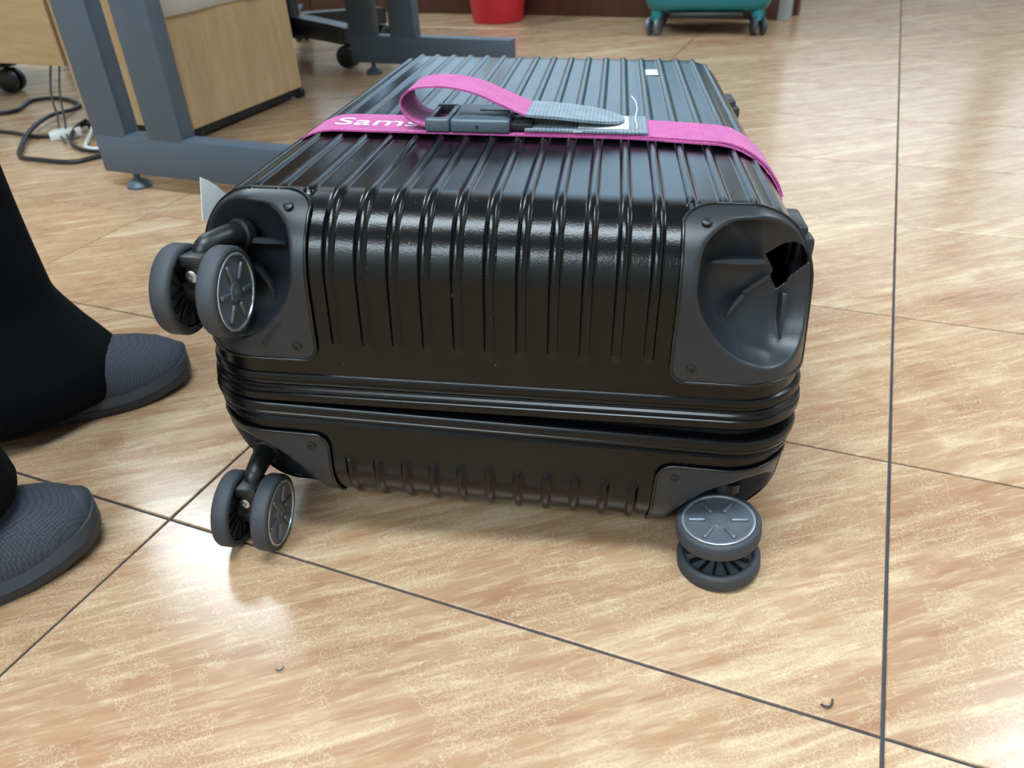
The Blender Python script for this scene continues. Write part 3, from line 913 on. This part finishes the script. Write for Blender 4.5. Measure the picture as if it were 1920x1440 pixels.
# ------------------------------------------------------------------ cables on the floor under the desk
def cable(name, pts, r, m, label, cat='cable', n=7):
    P = [(x, y, max(z, r + 0.0003)) for x, y, z in pts]
    return tag(tube(name, catmull(P, n), r, m, None, n=8), label, cat)
cable('power_cable', [(-2.30, .985, .006), (-2.106, 1.049, .006), (-2.151, 1.159, .006), (-2.097, 1.20, .006), (-1.98, 1.165, .006), (-1.95, 1.115, .006), (-1.918, 1.018, .015), (-1.862, .916, .012), (-1.775, .815, .006), (-1.72, .772, .006), (-1.656, .768, .006), (-1.575, .776, .006), (-1.545, .83, .006), (-1.50, .93, .006)], .0052, M_CABLE, 'thick black power cable looped on the floor under the desk')
cable('signal_cable', [(-2.25, .86, .005), (-1.97, .91, .005), (-1.835, .901, .005), (-1.79, .921, .005), (-1.778, .955, .007), (-1.785, .995, .008), (-1.788, 1.03, .008), (-1.80, 1.07, .006)], .0046, M_CABLE, 'black cable running into a small white plug block')
cable('looped_cable', [(-1.770, 1.03, .024), (-1.762, .975, .020), (-1.738, .93, .016), (-1.706, .891, .006), (-1.66, .862, .005), (-1.60, .848, .005), (-1.52, .87, .005)], .0042, M_CABLE, 'short black cable curving behind the near desk leg')
for dx in (0.0, 0.022):
    cable('hanging_cable', [(-1.80 + dx, 1.02, .30), (-1.815 + dx * 1.2, 1.015, .20), (-1.835 + dx * 1.3, .985, .09), (-1.812 + dx, .960, .035), (-1.765 + dx, .915, .010), (-1.71 + dx, .880, .006)], .0024, M_CABLEG,
          'thin grey-brown cable hanging under the desk, ' + ('left' if dx == 0 else 'right') + ' of the pair')
cable('white_cable', [(-1.715, .975, .03), (-1.690, .935, .012), (-1.655, .885, .004), (-1.632, .868, .004), (-1.600, .866, .004), (-1.55, .885, .004)], .0042, M_WHITEPL, 'short white cable bent beside the near desk leg')
bm = bmesh.new()
R_ = Matrix.Translation((-1.762, .928, 0)) @ Matrix.Rotation(0.9, 4, 'Z')
bm_box(bm, (-.034, -.018, .001), (.034, .000, .020), 0.003, 2, R_); bm_box(bm, (-.028, .002, .001), (.034, .022, .018), 0.003, 2, R_)
tag(link('plug_block', bm_mesh(bm, 'plug_block'), M_WHITEPL), 'white plastic plug block lying among the black cables', 'plug')

# ------------------------------------------------------------------ office chairs
def office_chair(loc, rz, label):
    c = empty('office_chair', loc, rz); tag(c, label, 'chair', 'office chairs by the desk')
    hub = lathe('column', [(0, .06), (.034, .06), (.036, .11), (.028, .13), (.028, .25), (.016, .25), (.016, .42), (0, .42)], M_CHAIR, c, n=24)
    for k in range(5):
        a = 2 * math.pi * k / 5
        R = Matrix.Rotation(a, 4, 'Z')
        bm = bmesh.new()
        rings = [(.02, .030, .068, .125), (.12, .029, .070, .122), (.24, .027, .069, .118), (.295, .026, .068, .115), (.305, .020, .072, .111)]
        vr = []
        for x, w, z0, z1 in rings: vr.append([bm.verts.new(R @ Vector(p)) for p in ((x, -w, z0), (x, w, z0), (x, w * .85, z1), (x, -w * .85, z1))])
        for i in range(len(vr) - 1):
            for q in range(4): bm.faces.new((vr[i][q], vr[i][(q + 1) % 4], vr[i + 1][(q + 1) % 4], vr[i + 1][q]))
        bm.faces.new(vr[0]); bm.faces.new(vr[-1])
        arm = link('base_arm', bm_mesh(bm, 'base_arm', True, 40), M_CHAIR, c)
        st = lathe('caster_stem', [(0, .045), (.007, .045), (.007, .068), (0, .068)], M_CHAIR, arm, n=12); st.location = R @ Vector((.280, 0, 0))
        for s in (-1, 1):
            w = lathe('caster_wheel', [(0, .004), (.020, .004), (.0300, .006), (.0325, .013), (.030, .023), (.020, .028), (0, .029)], M_CHAIR, arm, n=26, axis='Y')
            w.matrix_local = Matrix.Translation(R @ Vector((.286, 0, .0325))) @ Matrix.Rotation(a + .5, 4, 'Z') @ Matrix.Scale(s, 4, (0, 1, 0))
    seat = []
    for z, sc in ((.42, .80), (.43, .95), (.455, 1.0), (.485, .99), (.50, .90), (.503, .6)):
        seat.append([(.245 * sc * math.copysign(abs(math.cos(t)) ** .6, math.cos(t)), .24 * sc * math.copysign(abs(math.sin(t)) ** .6, math.sin(t)), z) for t in np.linspace(0, 2 * math.pi, 36, endpoint=False)])
    loft('seat', seat, M_CHAIRFAB, c)
    back = []
    for z, sc, dx in ((.60, .7, 0), (.62, .95, 0), (.75, 1.0, -.01), (.92, .92, -.03), (1.00, .8, -.05), (1.015, .6, -.052)):
        back.append([(-.23 + dx + .028 * math.copysign(abs(math.cos(t)) ** .6, math.cos(t)) + .03 * math.sin(t) ** 2, .225 * sc * math.sin(t), z) for t in np.linspace(0, 2 * math.pi, 30, endpoint=False)])
    loft('backrest', back, M_CHAIRFAB, c)
    tube('back_support', catmull([(-.10, 0, .425), (-.22, 0, .44), (-.27, 0, .55), (-.262, 0, .75)], 5), .018, M_CHAIR, c)
    return c
office_chair((-1.762, 1.835, 0), math.radians(-22), 'black office chair behind the cabinet, its star base showing beside the far leg frame')
office_chair((-2.60, 1.33, 0), math.radians(-16), 'black office chair at the far left under the desk, one caster showing')

# ------------------------------------------------------------------ things along the back
bn = empty('waste_bin', (-1.378, 2.565, 0))
tag(bn, 'small round red plastic bin standing against the dark brown baseboard', 'bin')
lathe('bin_body', [(0, .004), (.086, .004), (.090, 0), (.094, .003), (.096, .02), (.108, .12), (.121, .26), (.117, .26), (.104, .12), (.090, .012), (0, .012)], M_RED, bn, n=48)
lathe('bin_rim', [(.118, .252), (.127, .254), (.128, .264), (.119, .268)], M_RED, bn, n=48, closed=True)

# teal suitcase standing upright
ts = empty('teal_suitcase', (-.590, 2.475, 0), math.radians(8.5))
tag(ts, 'teal hard-shell suitcase standing upright on spinner wheels near the back wall', 'suitcase')
def rr_ring(hx, hy, r, z, n=6):
    out = []
    for cx, cy, a0 in ((hx - r, hy - r, 0), (-hx + r, hy - r, 90), (-hx + r, -hy + r, 180), (hx - r, -hy + r, 270)):
        for k in range(n + 1):
            a = math.radians(a0 + 90 * k / n); out.append((cx + r * math.cos(a), cy + r * math.sin(a), z))
    return out
rings = []
for z, ins in ((.066, .040), (.070, .022), (.080, .009), (.100, .001), (.125, 0)): rings.append(rr_ring(.196 - ins, .125 - ins, .055 - ins * .5, z))
for k in range(5):
    z = .16 + k * .055
    for dz, ins in ((0, 0), (.006, -.003), (.014, -.003), (.020, 0)): rings.append(rr_ring(.196 - ins, .125 - ins, .055, z + dz))
for z, ins in ((.45, 0), (.49, .006), (.505, .025), (.508, .06)): rings.append(rr_ring(.196 - ins, .125 - ins, .055 - ins * .5, z))
loft('body', rings, M_TEAL, ts)
box('base_plate', (-.115, -.1205, .052), (.115, .10, .072), M_BLACKP, ts, 0.008, 2)
box('carry_handle', (-.07, -.012, .506), (.07, .012, .530), M_BLACKP, ts, 0.006, 2)
for sx in (-1, 1):
    for sy in (-1, 1):
        g = tube('wheel_fork', [(sx * .150, sy * .078, .085), (sx * .155, sy * .088, .062), (sx * .160, sy * .094, .040)], [.022, .020, .013], M_TEAL, ts, n=14)
        for q in (-1, 1):
            w = lathe('wheel', [(0, .008), (.018, .008), (.0255, .010), (.027, .014), (.0255, .020), (.020, .022), (.0, .0225)], M_TYRE if sx > 0 else M_HUB, g, n=28, axis='X')
            w.matrix_local = Matrix.Translation((sx * .162, sy * .096, .0272)) @ Matrix.Rotation(-.4 if sx < 0 else .25, 4, 'Z') @ Matrix.Scale(q, 4, (1, 0, 0))

# ------------------------------------------------------------------ the person's legs at the left
man = empty('person', (-0.83, -0.04, 0))
tag(man, 'person standing at the left in wide black trousers and grey knit slip-on shoes', 'person')
ML_ = Vector((-0.83, -0.04, 0))
def shoe(toe, ang, L=0.275):
    """shoe pointing along ang (radians from +x) with its toe tip at toe."""
    d = Vector((math.cos(ang), math.sin(ang), 0))
    B = Matrix.Translation(Vector(toe) - d * L) @ Matrix.Rotation(ang, 4, 'Z')
    B = Matrix.Translation(-ML_) @ B
    # half widths along the length (0 heel .. 1 toe)
    ts_ = [0.0, .03, .09, .18, .30, .42, .55, .66, .76, .85, .92, .965, .99, 1.0]
    hw_ = [.010, .024, .031, .034, .034, .036, .041, .0455, .0475, .045, .038, .028, .016, .004]
    ht_ = [.052, .062, .067, .069, .070, .070, .070, .069, .065, .059, .052, .045, .039, .034]
    lift = [.006, .003, 0, 0, 0, 0, 0, 0, .001, .004, .008, .011, .014, .016]
    n = 22; up = []; so = []
    for t, w, h, lf in zip(ts_, hw_, ht_, lift):
        ring = []
        for k in range(n):
            a = 2 * math.pi * k / n
            y = w * math.copysign(abs(math.cos(a)) ** .75, math.cos(a)); s_ = math.sin(a)
            z = (.020 + lf * .6) + (h - .020 - lf * .6) * max(0, s_) ** .85 if s_ > 0 else (.020 + lf * .6) - .010 * (-s_)
            ring.append(B @ Vector((t * L, y, z)))
        up.append(ring)
        so.append([B @ Vector((t * L * 1.0 + (.003 if t > .9 else (-.003 if t < .05 else 0)), (w + .0042) * math.copysign(abs(math.cos(a)) ** .6, math.cos(a)), (lf + .0005 if math.sin(a) < 0 else .024 + lf * .8) if abs(math.sin(a)) > .3 else .012 + lf)) for a in [2 * math.pi * k / n for k in range(n)]])
    s = loft('shoe', up, M_KNIT, man, angle=60)
    s['label'] = 'dark grey knit slip-on shoe'
    loft('sole', so, M_SOLE, s, angle=50)
    # rubber toe guard
    tg = []
    for t, w, h in ((.865, .0445, .036), (.92, .0388, .044), (.965, .0290, .0455), (.99, .0175, .043), (1.003, .006, .036)):
        tg.append([B @ Vector((t * L + .0012, (w + .0012) * math.cos(a), .018 + (h - .018) * max(0, math.sin(a)) ** .8 - .004 * max(0, -math.sin(a)))) for a in [2 * math.pi * k / 20 for k in range(20)]])
    loft('toe_guard', tg, M_SOLE, s, angle=60)
    return B
shoe((-.757, .205, 0), math.radians(50))
shoe((-.655, -.028, 0), math.radians(62))
def leg_rings(prof):
    out = []
    for cx, cy, z, rx, ry, ang in prof:
        ca, sa = math.cos(ang), math.sin(ang); r = []
        for k in range(40):
            a = 2 * math.pi * k / 40
            fold = 1 + (.03 * math.sin(3 * a + z * 9) + .018 * math.sin(7 * a - z * 17)) * (1 if z < .7 else .3)
            x, y = rx * fold * math.cos(a), ry * fold * math.sin(a)
            r.append(Vector((cx + x * ca - y * sa, cy + x * sa + y * ca, z)) - ML_)
        out.append(r)
    return out
A1 = math.radians(52); A2 = math.radians(62)
legA = [(-.868, .072, .018, .108, .074, A1), (-.864, .075, .035, .112, .075, A1), (-.868, .076, .062, .106, .076, A1), (-.880, .080, .082, .094, .076, A1), (-.903, .086, .12, .079, .075, A1), (-.917, .094, .22, .076, .076, A1), (-.915, .094, .42, .080, .080, A1), (-.908, .090, .55, .088, .086, A1), (-.895, .075, .75, .105, .102, A1), (-.88, .03, .90, .118, .118, A1), (-.865, .00, .97, .115, .12, A1)]
legB = [(-.727, -.142, .066, .092, .074, A2), (-.726, -.141, .075, .094, .075, A2), (-.732, -.143, .11, .094, .077, A2), (-.746, -.147, .18, .092, .078, A2), (-.765, -.158, .30, .090, .080, A2), (-.768, -.160, .45, .090, .082, A2), (-.785, -.155, .60, .097, .092, A2), (-.805, -.135, .75, .105, .104, A2), (-.82, -.10, .90, .118, .118, A2), (-.835, -.07, .97, .115, .12, A2)]
trA = loft('trousers', leg_rings(legA), M_TROUSER, man, angle=None)
trB = loft('trousers_b', leg_rings(legB), M_TROUSER, man, angle=None)
trC = loft('trousers_c', leg_rings([(-.848, -.033, .86, .10, .15, A1), (-.85, -.033, .90, .125, .19, A1), (-.852, -.033, .98, .130, .195, A1), (-.854, -.03, 1.06, .120, .180, A1), (-.856, -.03, 1.10, .118, .176, A1)]), M_TROUSER, man, angle=None)
bm = bmesh.new()
for o in (trA, trB, trC): bm.from_mesh(o.data)
jm = bpy.data.meshes.new('trousers'); bm.to_mesh(jm); bm.free()
for o in (trB, trC): bpy.data.objects.remove(o)
trA.data = jm; jm.materials.append(M_TROUSER)
rm = trA.modifiers.new('union', 'REMESH'); rm.mode = 'VOXEL'; rm.voxel_size = 0.007
dg = bpy.context.evaluated_depsgraph_get(); dg.update()
nm = bpy.data.meshes.new_from_object(trA.evaluated_get(dg)); trA.modifiers.clear(); trA.data = nm
bm = bmesh.new(); bm.from_mesh(nm)
for _ in range(4): bmesh.ops.smooth_vert(bm, verts=bm.verts[:], factor=0.5, use_axis_x=True, use_axis_y=True, use_axis_z=True)
bm.to_mesh(nm); bm.free()
if not nm.materials: nm.materials.append(M_TROUSER)
finish(nm, True, None)
trA['label'] = 'wide black trousers reaching the shoes'

# ------------------------------------------------------------------ crumbs on the floor
def lint(x, y, s, label):
    o = tube('lint', catmull([(x - .004 * s, y - .002 * s, .0016), (x, y - .003 * s, .0022), (x + .003 * s, y, .0020), (x + .003 * s, y + .005 * s, .0018)], 5), [.0007 * s] * 15 + [.0004 * s], M_LINT, None, n=7)
    tag(o, label, 'lint')
lint(-.0354, .0117, 1.0, 'tiny dark curl of lint near the tile joint at lower right')
lint(-.4051, -.0986, .6, 'tiny dark speck of lint on the tile left of the front wheel')
